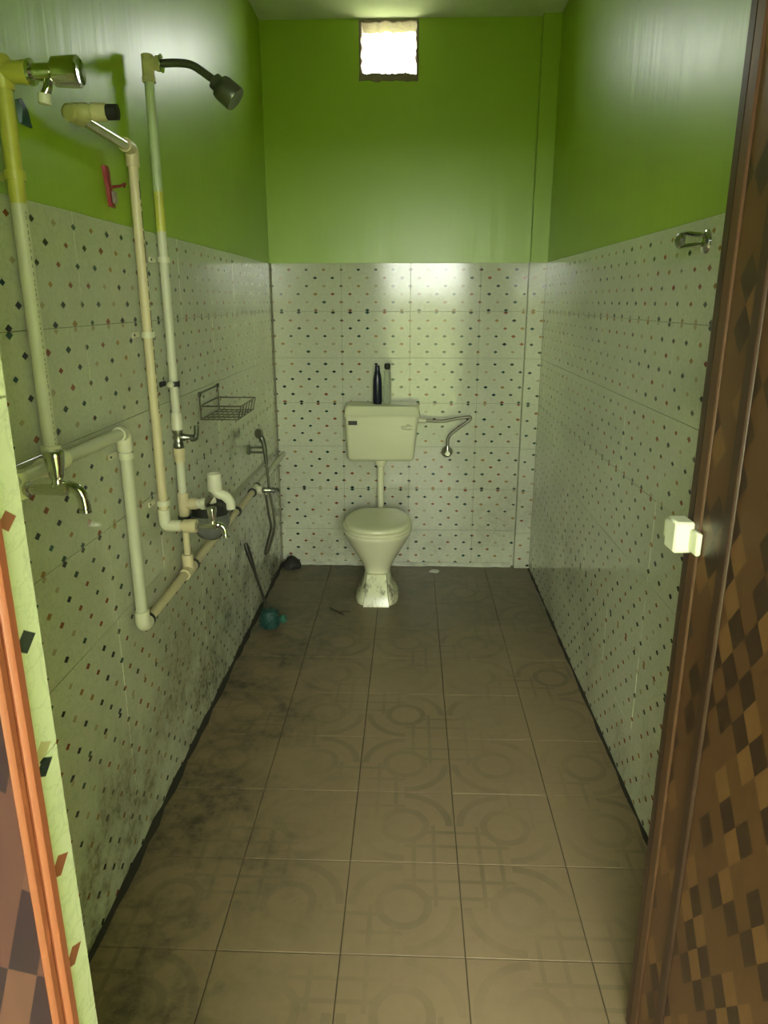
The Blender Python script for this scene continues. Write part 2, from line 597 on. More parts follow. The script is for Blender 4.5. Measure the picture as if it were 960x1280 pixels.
def tile_wall(parent, origin, ud, nd, u0, u1, uoff, z0=0.0, z1=ZT):
    """tiles cover u in [u0,u1] measured along ud from origin; joints at uoff + k*TW"""
    origin, ud, nd = Vector(origin), Vector(ud), Vector(nd)
    kz = int(math.ceil((z1 - z0) / TH))
    ka = int(math.floor((u0 - uoff) / TW))
    kb = int(math.ceil((u1 - uoff) / TW))
    for r in range(kz):
        zt = z1 - r * TH
        zb = zt - TH
        for k in range(ka, kb):
            a, b = uoff + k * TW, uoff + (k + 1) * TW
            ca, cb = max(a, u0), min(b, u1)
            cz0 = max(zb, z0)
            if cb - ca < 0.012 or zt - cz0 < 0.012:
                continue
            uc, zc = (a + b) / 2, (zt + zb) / 2
            flip = r % 2 == 1
            lx0, lx1 = ca - uc + GAP / 2, cb - uc - GAP / 2
            lz0, lz1 = cz0 - zc + GAP / 2, zt - zc - GAP / 2
            if flip:
                lx0, lx1, lz0, lz1 = -lx1, -lx0, -lz1, -lz0
            me = rect_tile(lx0, lx1, lz0, lz1, 'tile')
            o = bpy.data.objects.new('tile', me)
            col.objects.link(o)
            o.parent = parent
            R = Matrix((ud, nd, Vector((0, 0, 1)))).transposed()
            if flip:
                R = R @ Matrix.Rotation(PI, 3, 'Y')
            R = R @ Matrix.Rotation(random.gauss(0, 0.0016), 3, 'Z') @ Matrix.Rotation(random.gauss(0, 0.0010), 3, 'X')
            mm = R.to_4x4()
            p = origin + ud * uc + nd * random.uniform(-0.0006, 0.0003)
            mm.translation = Vector((p.x, p.y, zc))
            o.matrix_basis = mm


# ------------------------------------------------------------------ setting: floor, walls, ceiling
S = 0.30
FX0, FY0 = -0.4543, 1.3606
fl = struct(MB().box(XL - 0.1, XR + 0.1, YO, YB + 0.1, -0.12, -0.0035).build('floor', 'fgrout', smooth=False))
for i in range(-1, 4):
    for j in range(-4, 9):
        a, b = FX0 + i * S, FX0 + (i + 1) * S
        c, d = FY0 + j * S, FY0 + (j + 1) * S
        ca, cb, cc, cd = max(a, XL), min(b, XR), max(c, YO + 0.002), min(d, YB)
        if cb - ca < 0.01 or cd - cc < 0.01:
            continue
        if cd < YF and not (cb > DX0 and ca < DX1):
            continue
        uc, vc = (a + b) / 2, (c + d) / 2
        rot = (i + j) % 2
        g = 0.0015
        x0, x1, y0, y1 = ca - uc + g, cb - uc - g, cc - vc + g, cd - vc - g
        if rot:                      # local frame turned a quarter
            x0, x1, y0, y1 = y0, y1, -x1, -x0
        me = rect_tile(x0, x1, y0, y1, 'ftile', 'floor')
        o = bpy.data.objects.new('tile', me)
        col.objects.link(o)
        o.parent = fl
        o.location = (uc, vc, random.uniform(-0.0008, 0.0))
        o.rotation_euler = (random.gauss(0, 0.001), random.gauss(0, 0.001), PI / 2 if rot else 0)

PT = 0.004                            # tiles stand this proud of the plaster
wl = struct(MB().box(XL - 0.15, XL - 0.0022, YO, YB + 0.14, -0.12, ZT).build('wall_left', 'grout', smooth=False))
MB().box(XL - 0.15, XL - PT, YO, YB + 0.14, ZT, ZC + 0.1).build('painted_plaster', 'paint', wl, smooth=False)
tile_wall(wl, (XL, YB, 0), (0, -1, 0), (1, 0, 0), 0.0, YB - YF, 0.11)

wr = struct(MB().box(XR + 0.0022, XR + 0.15, YO, YB + 0.14, -0.12, ZT).build('wall_right', 'grout', smooth=False))
MB().box(XR + PT, XR + 0.15, YO, YB + 0.14, ZT, ZC + 0.1).build('painted_plaster', 'paint', wr, smooth=False)
tile_wall(wr, (XR, YF, 0), (0, 1, 0), (-1, 0, 0), 0.0, YB - 0.05 - YF, 0.08)

CX0, CY = 0.618, YB - 0.045           # boxed-in column in the far right corner
wb = struct(MB().box(XL - 0.1, XR + 0.1, YB + 0.0022, YB + 0.14, -0.12, ZT).build('wall_back', 'grout', smooth=False))
pb = MB()
pb.box(XL - 0.1, WX0, YB + PT, YB + 0.14, ZT, ZC + 0.1)
pb.box(WX1, XR + 0.1, YB + PT, YB + 0.14, ZT, ZC + 0.1)
pb.box(WX0, WX1, YB + PT, YB + 0.14, ZT, WZ0)
pb.box(WX0, WX1, YB + PT, YB + 0.14, WZ1, ZC + 0.1)
pb.build('painted_plaster', 'paint', wb, smooth=False)
tile_wall(wb, (0.0, YB, 0), (-1, 0, 0), (0, -1, 0), -CX0 + 0.001, -XL, 0.003)
cl = MB().box(CX0 + 0.006, XR + 0.02, CY + 0.0022, YB + 0.02, 0, ZT).build('column_core', 'grout', wb, smooth=False)
MB().box(CX0 + 0.003, XR + 0.02, CY + PT, YB + 0.02, ZT, ZC).build('column_plaster', 'paint', wb, smooth=False)
tile_wall(wb, (0.0, CY, 0), (-1, 0, 0), (0, -1, 0), -XR, -CX0, -0.60)
# narrow tile strips on the side of the column
for r in range(7):
    zt = ZT - r * TH
    zb = max(zt - TH, 0)
    me = rect_tile(-0.021, 0.021, -(zt - zb) / 2 + GAP / 2, (zt - zb) / 2 - GAP / 2, 'tile', th=0.005)
    o = bpy.data.objects.new('tile', me)
    col.objects.link(o)
    o.parent = wb
    mm = Matrix(((0, -1, 0), (1, 0, 0), (0, 0, 1))).to_4x4()
    mm = Matrix((Vector((0, 1, 0)), Vector((-1, 0, 0)), Vector((0, 0, 1)))).transposed().to_4x4()
    mm.translation = Vector((CX0, CY + 0.0225, (zt + zb) / 2))
    o.matrix_basis = mm

# ventilation opening: ragged broken plaster round a hole through the wall
wn = MB()
random.seed(11)
ring0, ring1, ring1b, ring2, ring3 = [], [], [], [], []
N = 56
for k in range(N):
    a = 2 * PI * k / N + PI / 4
    ca, sa = math.cos(a), math.sin(a)
    q = 1.0 / max(abs(ca), abs(sa))
    hx, hz = (WX1 - WX0) / 2, (WZ1 - WZ0) / 2
    cxw, czw = (WX0 + WX1) / 2, (WZ0 + WZ1) / 2
    jt = random.uniform(-0.006, 0.004)
    lowr = 0.030 * max(0, -sa * q) ** 3 * random.uniform(0.6, 1.1) if sa < -0.3 else 0
    side = 0.006
    px, pz = ca * q, sa * q
    top = 1.0 if pz > 0.9 else 0.0
    ring0.append((cxw + px * (hx + side + random.uniform(0, 0.004)), YB + PT + 0.0005, min(ZC - 0.001, czw + pz * (hz + side) - lowr)))
    ring1.append((cxw + px * (hx + side * 0.6), YB + PT - 0.002, min(ZC - 0.001, czw + pz * (hz + 0.004) - lowr * 0.9)))
    ring1b.append((cxw + px * (hx - 0.003 + jt * 0.5), YB + PT - 0.002, czw + pz * (hz - 0.004 + jt)))
    ring2.append((cxw + px * (hx - 0.006 + jt), YB + PT + 0.006, czw + pz * (hz - 0.006 + jt)))
    ring3.append((cxw + px * (hx - 0.008 + jt), YB + 0.145, czw + pz * (hz - 0.008 + jt)))
wn.loft([ring0, ring1, ring1b, ring2, ring3], False, False)
struct(wn.build('window_1', 'cement', smooth=False))
random.seed(5)

ce = struct(MB().box(XL - 0.15, XR + 0.15, YO, YB + 0.14, ZC, ZC + 0.12).build('ceiling', 'ceil', smooth=False))

wf = struct(MB().box(XL - 0.4, DX0 - 0.005, YO, YF - 0.005, -0.12, ZC + 0.1).build('wall_front', 'paint', smooth=False))
wfm = MB()
wfm.box(DX1 + 0.005, XR + 0.4, YO, YF - 0.005, -0.12, ZC + 0.1)
wfm.box(DX0 - 0.005, DX1 + 0.005, YO, YF - 0.005, DZ, ZC + 0.1)
wfm.build('lintel_and_pier', 'paint', wf, smooth=False)
tile_wall(wf, (0, YF, 0), (1, 0, 0), (0, 1, 0), XL, DX0, DX0 - TW)
tile_wall(wf, (0, YF, 0), (1, 0, 0), (0, 1, 0), DX1, XR, DX1)
tile_wall(wf, (DX0, 0, 0), (0, -1, 0), (1, 0, 0), -YF + 0.0005, -0.340, -YF - 0.1185, 0.0, ZT + TH)
gd = struct(MB().box(-30, 30, -30, YO, -0.2, -0.03).build('ground', 'ground', smooth=False))
struct(MB().box(-30, 30, YB + 0.15, 30, -0.2, -0.03).build('ground_back', 'ground', smooth=False))  # unseen ground, added to keep light from rising through the vent
struct(MB().box(-7, 7, -4.7, -4.5, -0.2, 1.62).build('wall_added_rear', 'added_wall', smooth=False))  # unseen wall added to block low sky light through the doorway
# unseen roof and side walls added outside the doorway to cut its sky light
struct(MB().box(-1.45, 1.45, -2.3, YO, 2.50, 2.62).build('ceiling_added', 'ceil', smooth=False))
struct(MB().box(-1.45, -1.33, -2.3, YO, -0.2, 2.62).build('wall_added_left', 'added_wall', smooth=False))
struct(MB().box(1.33, 1.45, -2.3, YO, -0.2, 2.62).build('wall_added_right', 'added_wall', smooth=False))

# white cement fillet along the foot of the far wall
sk = MB()
random.seed(3)
rings = []
for k in range(30):
    x = -0.66 + k * (1.26 / 29)
    h = 0.014 + random.uniform(-0.005, 0.006)
    d = 0.030 + random.uniform(-0.006, 0.006)
    rings.append([(x, YB - 0.0005, 0.0), (x, YB - 0.0005, h), (x, YB - d * 0.5, h * 0.8), (x, YB - d, 0.0)])
sk.loft(rings)
struct(sk.build('baseboard_back', 'skirt'))

# black grime filling the joints between floor and side walls
M['grime'] = simple('black_joint_grime', (0.022, 0.019, 0.013), 0.8, var=0.5, sc=30, bump=0.5)
for nm, xw, sg, w0 in (('baseboard_left', XL, 1, 0.011), ('baseboard_right', XR, -1, 0.007)):
    random.seed(17)
    gm = MB()
    rings = []
    for k in range(46):
        y = YF + 0.005 + k * (YB - 0.06 - YF) / 45
        q = w0 * random.uniform(0.45, 1.25)
        rings.append([(xw - sg * 0.001, y, -0.002), (xw - sg * 0.001, y, q * 1.5), (xw + sg * q * 0.5, y, q * 0.55), (xw + sg * q * 1.3, y, 0.0004), (xw + sg * q * 1.3, y, -0.002)])
    gm.loft(rings)
    struct(gm.build(nm, 'grime'))

# ------------------------------------------------------------------ door leaf, swung into the room
DA, DB = Vector((0.512, YF + 0.01, 0)), Vector((0.478, 1.208, 0))   # hinge edge -> free edge
du_ = (DB - DA).normalized()
dn_ = Vector((-du_.y, du_.x, 0))          # towards the camera side (-x)
DW = (DB - DA).length


def dbox(mb, u0, u1, n0, n1, z0, z1, c=0.0):
    t = MB().box(u0, u1, n0, n1, z0, z1, c)
    mb.add([DA + du_ * p.x + dn_ * p.y + Vector((0, 0, p.z)) for p in t.v], t.f)
    return mb


d1 = struct(dbox(MB(), 0, DW - 0.01, -0.030, -0.006, 0.012, 2.02).build('door_1', 'door_dark', smooth=False))
dbox(MB(), DW - 0.026, DW, -0.034, 0.0, 0.012, 2.02, 0.004).build('edge_moulding', 'door_dark', d1)
dbox(MB(), DW - 0.056, DW - 0.027, -0.01, 0.002, 0.012, 2.02, 0.003).build('stile_moulding', 'door_stile', d1)
dbox(MB(), DW - 0.128, DW - 0.057, -0.01, -0.001, 0.012, 2.02, 0.002).build('stile', 'door', d1)
dbox(MB(), DW - 0.158, DW - 0.129, -0.01, 0.003, 0.012, 2.02, 0.004).build('dark_moulding', 'door_dark', d1)
for (za, zb) in ((0.012, 2.02),):
    dbox(MB(), 0.06, DW - 0.159, -0.01, -0.001, za, zb, 0.0015).build('panel', 'door', d1)
dbox(MB(), 0.0, 0.059, -0.012, 0.002, 0.012, 2.02, 0.003).build('hinge_stile', 'door_stile', d1)
lt = MB()
dbox(lt, DW - 0.040, DW + 0.004, 0.0, 0.034, 1.095, 1.150, 0.004)
lo = lt.build('latch', 'lime', d1)
dbox(MB(), DW - 0.070, DW - 0.040, 0.0, 0.010, 1.100, 1.140, 0.003).build('latch_plate', 'lime', d1)
dbox(MB(), DW + 0.002, DW + 0.026, 0.006, 0.028, 1.105, 1.142, 0.004).build('latch_bolt', 'lime', d1)
for hz in (0.35, 1.65):
    h_ = MB()
    h_.tube([DA + Vector((0.002, -0.004, hz)), DA + Vector((0.002, -0.004, hz + 0.09))], 0.006, 10)
    h_.build('hinge', 'dullchrome', d1)

# plastic lining of the left side of the doorway
tr = struct(MB().box(DX0 - 0.005, DX0 + 0.004, YO, 0.376, 0.0, DZ).build('trim_1', 'framepanel', smooth=False))
MB().box(DX0 - 0.004, DX0 + 0.010, 0.388, 0.401, 0.0, DZ, 0.003).build('moulding', 'frame', tr)
MB().box(DX0 - 0.004, DX0 + 0.007, 0.3765, 0.388, 0.0, DZ, 0.003).build('moulding', 'frame', tr)
tr2 = struct(MB().box(DX1 - 0.012, DX1 + 0.004, YO, YF, 0.0, DZ).build('trim_2', 'frame', smooth=False))
MB().box(DX1 - 0.020, DX1 - 0.012, YO, YO + 0.03, 0.0, DZ, 0.003).build('moulding', 'frame', tr2)

# ------------------------------------------------------------------ toilet
TX = -0.163


def ring_oval(z, hw, yf, yb, n=40, ex=2.2, exb=None, cut=None, xc=TX):
    yc = (yf + yb) / 2
    hy = (yb - yf) / 2
    r = []
    for k in range(n):
        a = 2 * PI * k / n
        c, s_ = math.cos(a), math.sin(a)
        e = ex if s_ < 0 else (exb or ex)
        x = hw * math.copysign(abs(c) ** (2 / e), c)
        y = hy * math.copysign(abs(s_) ** (2 / e), s_)
        yy = yc + y
        if cut:
            yy = min(yy, cut)
        r.append(Vector((xc + x, yy, z)))
    return r


toilet = thing('toilet', (TX, 3.62, 0), 'cream ceramic pedestal toilet with closed lid and grimy foot', 'toilet')
b = MB()
sec = [  # z, half width, front, back, exponent
    (0.000, 0.112, 3.412, 3.74, 3.2), (0.018, 0.113, 3.412, 3.74, 3.2), (0.030, 0.104, 3.420, 3.735, 3.4),
    (0.060, 0.088, 3.440, 3.73, 3.6), (0.100, 0.074, 3.468, 3.725, 3.4), (0.145, 0.067, 3.488, 3.72, 3.0),
    (0.165, 0.072, 3.488, 3.72, 2.7), (0.200, 0.090, 3.470, 3.74, 2.4), (0.250, 0.120, 3.440, 3.77, 2.3),
    (0.300, 0.150, 3.412, 3.80, 2.25), (0.335, 0.169, 3.395, 3.82, 2.2), (0.355, 0.178, 3.384, 3.83, 2.2),
    (0.366, 0.180, 3.382, 3.832, 2.2), (0.372, 0.176, 3.386, 3.828, 2.2)]
b.loft([ring_oval(z, hw, yf, yb, 48, ex) for z, hw, yf, yb, ex in sec])
b.build('bowl', 'ceramic', toilet, angle=60)
# flat front facet of the foot
ff = MB()
ff.loft([[(TX - 0.066, 3.401, 0.0), (TX + 0.066, 3.401, 0.0), (TX + 0.075, 3.47, 0.0), (TX - 0.075, 3.47, 0.0)],
         [(TX - 0.062, 3.410, 0.03), (TX + 0.062, 3.410, 0.03), (TX + 0.068, 3.47, 0.03), (TX - 0.068, 3.47, 0.03)],
         [(TX - 0.054, 3.440, 0.085), (TX + 0.054, 3.440, 0.085), (TX + 0.060, 3.50, 0.085), (TX - 0.060, 3.50, 0.085)],
         [(TX - 0.050, 3.470, 0.150), (TX + 0.050, 3.470, 0.150), (TX + 0.054, 3.52, 0.150), (TX - 0.054, 3.52, 0.150)]])
ff.build('foot_facing', 'ceramic', toilet, angle=30)
sb = MB()
sb.loft([ring_oval(z, hw, 3.378 + (0.180 - hw), 3.86, 96, 2.2, 1.7, 3.785) for z, hw in
         ((0.377, 0.174), (0.379, 0.180), (0.389, 0.180), (0.392, 0.176))])
sb.build('seat', 'seat', toilet, angle=50)
lb = MB()
lb.loft([ring_oval(z, hw, 3.378 + (0.180 - hw), 3.86, 96, 2.2, 1.7, 3.790) for z, hw in
         ((0.3945, 0.167), (0.396, 0.171), (0.406, 0.171), (0.411, 0.166), (0.4145, 0.150), (0.4165, 0.10), (0.417, 0.03))])
lb.build('lid', 'seat', toilet, angle=50)
for s_ in (-1, 1):
    MB().box(TX + s_ * 0.06 - 0.018, TX + s_ * 0.06 + 0.018, 3.795, 3.820, 0.372, 0.408, 0.005).build('hinge', 'seat', toilet)

# ------------------------------------------------------------------ cistern
CT = -0.153


def rrect(z, xa, xb, ya, yb, r, n=6):
    out = []
    for (cx, cyy, a0) in ((xb - r, yb - r, 0), (xa + r, yb - r, PI / 2), (xa + r, ya + r, PI), (xb - r, ya + r, 1.5 * PI)):
        for k in range(n):
            a = a0 + PI / 2 * k / (n - 1)
            out.append(Vector((cx + r * math.cos(a), cyy + r * math.sin(a), z)))
    return out


cis = thing('cistern', (CT, 3.94, 0.66), 'cream plastic cistern hung on the tiled wall above the toilet', 'cistern')
b = MB()
b.loft([rrect(0.662, -0.325, 0.008, 3.872, YB - 0.004, 0.02), rrect(0.667, -0.334, 0.018, 3.863, YB - 0.004, 0.022),
        rrect(0.680, -0.338, 0.023, 3.856, YB - 0.004, 0.022), rrect(0.80, -0.344, 0.036, 3.852, YB - 0.004, 0.022),
        rrect(0.904, -0.349, 0.046, 3.850, YB - 0.004, 0.022)])
b.build('tank', 'plastic', cis)
b = MB()
b.loft([rrect(0.9045, -0.354, 0.052, 3.843, YB - 0.003, 0.018), rrect(0.914, -0.356, 0.054, 3.841, YB - 0.003, 0.018),
        rrect(0.918, -0.352, 0.051, 3.845, YB - 0.003, 0.018), rrect(0.950, -0.349, 0.048, 3.848, YB - 0.003, 0.02),
        rrect(0.962, -0.343, 0.041, 3.855, YB - 0.005, 0.02), rrect(0.966, -0.332, 0.030, 3.868, YB - 0.010, 0.02)])
b.build('tank_lid', 'plastic', cis)
MB().box(-0.331, -0.283, 3.8465, 3.852, 0.862, 0.884, 0.001).build('badge', 'badge', cis)
lv = MB()
lv.lathe((-0.008, 3.853, 0.853), (0, -1, 0), [(0, 0.016), (0.006, 0.016), (0.010, 0.012), (0.018, 0.010)], 18)
lv.build('flush_lever_boss', 'plastic', cis)
lv = MB()
lv.tube([(0.014, 3.834, 0.853), (-0.008, 3.832, 0.852), (-0.030, 3.833, 0.850), (-0.045, 3.836, 0.856)], [0.009, 0.010, 0.009, 0.007], 10)
lv.build('flush_lever', 'plastic', cis)
fp = MB()
fp.tube([(-0.160, 3.93, 0.640), (-0.160, 3.93, 0.36), (-0.160, 3.92, 0.335), (-0.160, 3.89, 0.318), (-0.160, 3.80, 0.315)], 0.0185, 16)
pp = fp.build('flush_pipe', 'seat', cis)
MB().lathe((-0.160, 3.93, 0.662), (0, 0, -1), [(0, 0.031), (0.020, 0.031), (0.032, 0.028), (0.044, 0.021)], 20).build('collar', 'seat', pp)

# bottles standing on the cistern lid
bt = thing('bottle', (-0.177, 3.93, 0.966), 'dark navy shampoo bottle with tapered neck on the cistern lid', 'bottle')
MB().lathe((-0.177, 3.93, 0.966), (0, 0, 1), [(0, 0.022), (0.004, 0.0245), (0.10, 0.0245), (0.135, 0.023), (0.165, 0.017), (0.176, 0.0135)], 22).build('body', 'navy', bt)
MB().lathe((-0.177, 3.93, 1.142), (0, 0, 1), [(0, 0.0135), (0.022, 0.0125), (0.030, 0.010)], 18).build('cap', 'navy', bt)
bt = thing('bottle', (-0.124, 3.935, 0.966), 'clear slim bottle with black round cap on the cistern lid', 'bottle')
MB().lathe((-0.124, 3.935, 0.966), (0, 0, 1), [(0, 0.016), (0.004, 0.0185), (0.14, 0.0185), (0.172, 0.016), (0.186, 0.010)], 20).build('body', 'clear', bt)
MB().lathe((-0.124, 3.935, 1.150), (0, 0, 1), [(0, 0.012), (0.006, 0.0165), (0.026, 0.0165), (0.032, 0.011)], 18).build('cap', 'black', bt)

# cistern feed: wall valve with a braided hose that doubles back
an = thing('angle_valve', (0.212, YB, 0.68), 'chrome wall valve with bent grey hose feeding the cistern', 'valve')
MB().lathe((0.212, YB, 0.682), (0, -1, 0), [(0, 0.034), (0.004, 0.033), (0.010, 0.026), (0.014, 0.014), (0.05, 0.012)], 24).build('flange', 'chrome', an)
v_ = MB()
v_.lathe((0.212, 3.990, 0.672), (0, 0, 1), [(0, 0.011), (0.008, 0.014), (0.034, 0.014), (0.042, 0.011), (0.055, 0.010)], 16)
v_.lathe((0.212, 3.992, 0.686), (0, -1, 0), [(0, 0.010), (0.02, 0.010), (0.022, 0.013), (0.034, 0.013)], 16)
v_.build('valve_body', 'dullchrome', an)


def spline(pts, n=8):
    pts = [Vector(p) for p in pts]
    out = []
    for i in range(len(pts) - 1):
        p0, p1, p2, p3 = pts[max(i - 1, 0)], pts[i], pts[i + 1], pts[min(i + 2, len(pts) - 1)]
        for k in range(n):
            t = k / n
            out.append(0.5 * ((2 * p1) + (p2 - p0) * t + (2 * p0 - 5 * p1 + 4 * p2 - p3) * t * t + (3 * p1 - p0 - 3 * p2 + p3) * t ** 3))
    out.append(pts[-1])
    return out


MB().tube(spline([(0.212, 3.990, 0.725), (0.214, 3.988, 0.765), (0.232, 3.985, 0.795), (0.285, 3.982, 0.838), (0.328, 3.980, 0.872),
                  (0.334, 3.979, 0.884), (0.322, 3.978, 0.889), (0.26, 3.976, 0.880), (0.18, 3.974, 0.866), (0.11, 3.972, 0.868), (0.062, 3.970, 0.872)]),
          0.0085, 10).build('hose', 'hose', an)
MB().lathe((0.090, 3.971, 0.869), (-1, 0.0, 0.04), [(0, 0.009), (0.004, 0.013), (0.024, 0.013), (0.028, 0.016), (0.046, 0.016)], 12).build('hose_nut', 'fit', an)

# ------------------------------------------------------------------ pipework on the left wall
PX = XL + 0.035


def clip(z, y, parent, r=0.0155, mat='fit', vert=True, screw=True):
    c = MB()
    c.box(XL + 0.0, XL + 0.006, y - 0.030, y + 0.018, z - 0.008, z + 0.008, 0.002)
    pts = []
    for k in range(13):
        a = PI * k / 12
        pts.append((k, a))
    inner = []
    for zz, rr in ((-0.008, r), (-0.008, r + 0.003), (0.008, r + 0.003), (0.008, r)):
        inner.append((zz, rr))
    rings = []
    for k in range(15):
        a = -PI * 0.75 + 1.5 * PI * k / 14
        rings.append([Vector((PX + rr * math.cos(a), y + rr * math.sin(a), z + zz)) for zz, rr in inner])
    c.loft(rings)
    o = c.build('pipe_clip', mat, parent)
    if screw:
        MB().lathe((XL + 0.005, y - 0.024, z), (1, 0, 0), [(0, 0.004), (0.003, 0.003)], 8).build('screw', 'rubber', o)
    return o


# --- riser by the doorway, with painted upper part and a stopcock at its top
rp = thing('riser_pipe', (PX, 1.40, 1.19), 'thick white riser pipe by the doorway with green paint splashed above the tiles', 'pipe')
MB().tube([(PX, 1.40, 1.21), (PX, 1.40, 1.675)], 0.0142, 18).build('pipe', 'pvc', rp)
MB().tube([(PX, 1.40, 1.675), (PX, 1.40, 1.875)], 0.0146, 18).build('painted_pipe', 'paintpipe', rp)
e_ = MB()
e_.lathe((PX, 1.40, 1.86), (0, 0, 1), [(0, 0.017), (0.004, 0.019), (0.048, 0.019), (0.054, 0.014)], 18)
e_.lathe((PX - 0.01, 1.40, 1.887), (1, 0, 0), [(0, 0.018), (0.045, 0.018), (0.048, 0.0195), (0.060, 0.0195)], 18)
e_.build('elbow', 'paintpipe', rp)
clip(1.722, 1.40, rp, mat='paintpipe')
gl = MB()
random.seed(32)
z = 1.23
while z < 1.66:
    h = random.uniform(0.003, 0.008)
    gl.tube([(PX + 0.0125, 1.3955, z), (PX + 0.0125, 1.3955, z + h)], 0.0012, 5)
    z += h + random.uniform(0.003, 0.008)
gl.build('print', 'ink', rp)
t_ = MB()
t_.lathe((PX, 1.40, 1.165), (0, 0, 1), [(0, 0.018), (0.05, 0.018), (0.052, 0.0195), (0.062, 0.0195)], 18)
t_.lathe((PX, 1.355, 1.19), (0, 1, 0), [(0, 0.0195), (0.010, 0.0195), (0.012, 0.018), (0.078, 0.018), (0.08, 0.0195), (0.09, 0.0195)], 18)
t_.build('tee', 'fit', rp)

sc_ = thing('stopcock', (PX + 0.05, 1.40, 1.887), 'chrome stopcock with broad cup handle at the top of the riser', 'tap')
MB().lathe((PX + 0.046, 1.40, 1.887), (1, 0, 0), [(0, 0.015), (0.004, 0.021), (0.010, 0.021), (0.012, 0.014), (0.040, 0.014), (0.050, 0.017)], 20).build('body', 'chrome', sc_)
MB().lathe((PX + 0.090, 1.40, 1.887), (1, 0, 0), [(0, 0.017), (0.006, 0.0235), (0.042, 0.0255), (0.048, 0.025), (0.051, 0.021), (0.0485, 0.004)], 24).build('handle', 'chrome', sc_)
n_ = MB()
n_.tube(spline([(PX + 0.082, 1.40, 1.878), (PX + 0.080, 1.398, 1.862), (PX + 0.074, 1.396, 1.850)], 5), 0.008, 12)
n_.build('outlet', 'chrome', sc_)
MB().lathe((PX + 0.074, 1.396, 1.852), (-0.1, 0, -1), [(0, 0.011), (0.016, 0.011), (0.017, 0.007)], 14).build('outlet_cap', 'fit', sc_)

# --- pipe run: from the tap along, down, and along the wall to the far corner
wp = thing('water_pipe', (PX, 1.77, 0.66), 'long white supply pipe stepping down and running along the wall to the far corner', 'pipe')
MB().tube([(PX, 1.22, 1.19), (PX, 1.362, 1.19)], 0.0138, 16).build('pipe', 'pvc', wp)
MB().tube([(PX, 1.438, 1.19), (PX, 1.745, 1.187)], 0.0145, 16).build('pipe', 'pvc', wp)
el = MB()
el.tube([(PX, 1.738, 1.187)] + [p for p in arc((PX, 1.772, 1.187), (0, -1, 0), (0, 0, -1), 0.016, 6)] + [(PX, 1.772, 1.140)], 0.019, 16)
el.build('elbow', 'fit', wp)
MB().tube([(PX, 1.772, 1.15), (PX, 1.772, 0.69)], 0.0152, 16).build('down_pipe', 'pvc', wp)
clip(1.128, 1.772, wp, 0.0165)
el = MB()
el.tube([(PX, 1.772, 0.700)] + arc((PX, 1.772, 0.656), (0, 0, 1), (0, 1, 0), 0.018, 6) + [(PX, 1.805, 0.656)], 0.0195, 16)
el.build('elbow', 'fit', wp)
MB().lathe((PX, 1.806, 0.657), (0, 1, 0), [(0, 0.0205), (0.010, 0.0205)], 16).build('rubber_ring', 'rubber', wp)
MB().tube([(PX, 1.80, 0.657), (PX, 2.145, 0.658)], 0.0135, 16).build('pipe', 'cream', wp)
MB().tube([(PX, 2.235, 0.658), (PX, 3.19, 0.660)], 0.0138, 16).build('pipe', 'cream', wp)
MB().tube([(PX, 3.26, 0.660), (PX, YB - 0.002, 0.664)], 0.0138, 16).build('pipe', 'pvc', wp)
t_ = MB()
t_.lathe((PX, 2.145, 0.658), (0, 1, 0), [(0, 0.0185), (0.09, 0.0185)], 16)
t_.lathe((PX, 2.190, 0.658), (0, 0, 1), [(0, 0.0175), (0.045, 0.0185), (0.055, 0.0185)], 16)
t_.build('tee', 'cream', wp)
MB().lathe((PX, 2.237, 0.658), (0, 1, 0), [(0, 0.021), (0.012, 0.021)], 16).build('rubber_ring', 'rubber', wp)
MB().lathe((PX, 2.86, 0.659), (0, 1, 0), [(0, 0.020), (0.02, 0.020)], 16).build('rubber_ring', 'rubber', wp)
t_ = MB()
t_.lathe((PX, 3.185, 0.660), (0, 1, 0), [(0, 0.020), (0.08, 0.020)], 16)
t_.lathe((PX, 3.225, 0.660), (1, 0, 0), [(0, 0.020), (0.032, 0.021), (0.036, 0.016)], 16)
t_.build('tee', 'fit', wp)
for yy in (3.17, 3.275):
    MB().lathe((PX, yy, 0.660), (0, 1, 0), [(0, 0.021), (0.010, 0.021)], 16).build('rubber_ring', 'rubber', wp)

# --- chrome bib tap by the doorway
TYY = 1.262


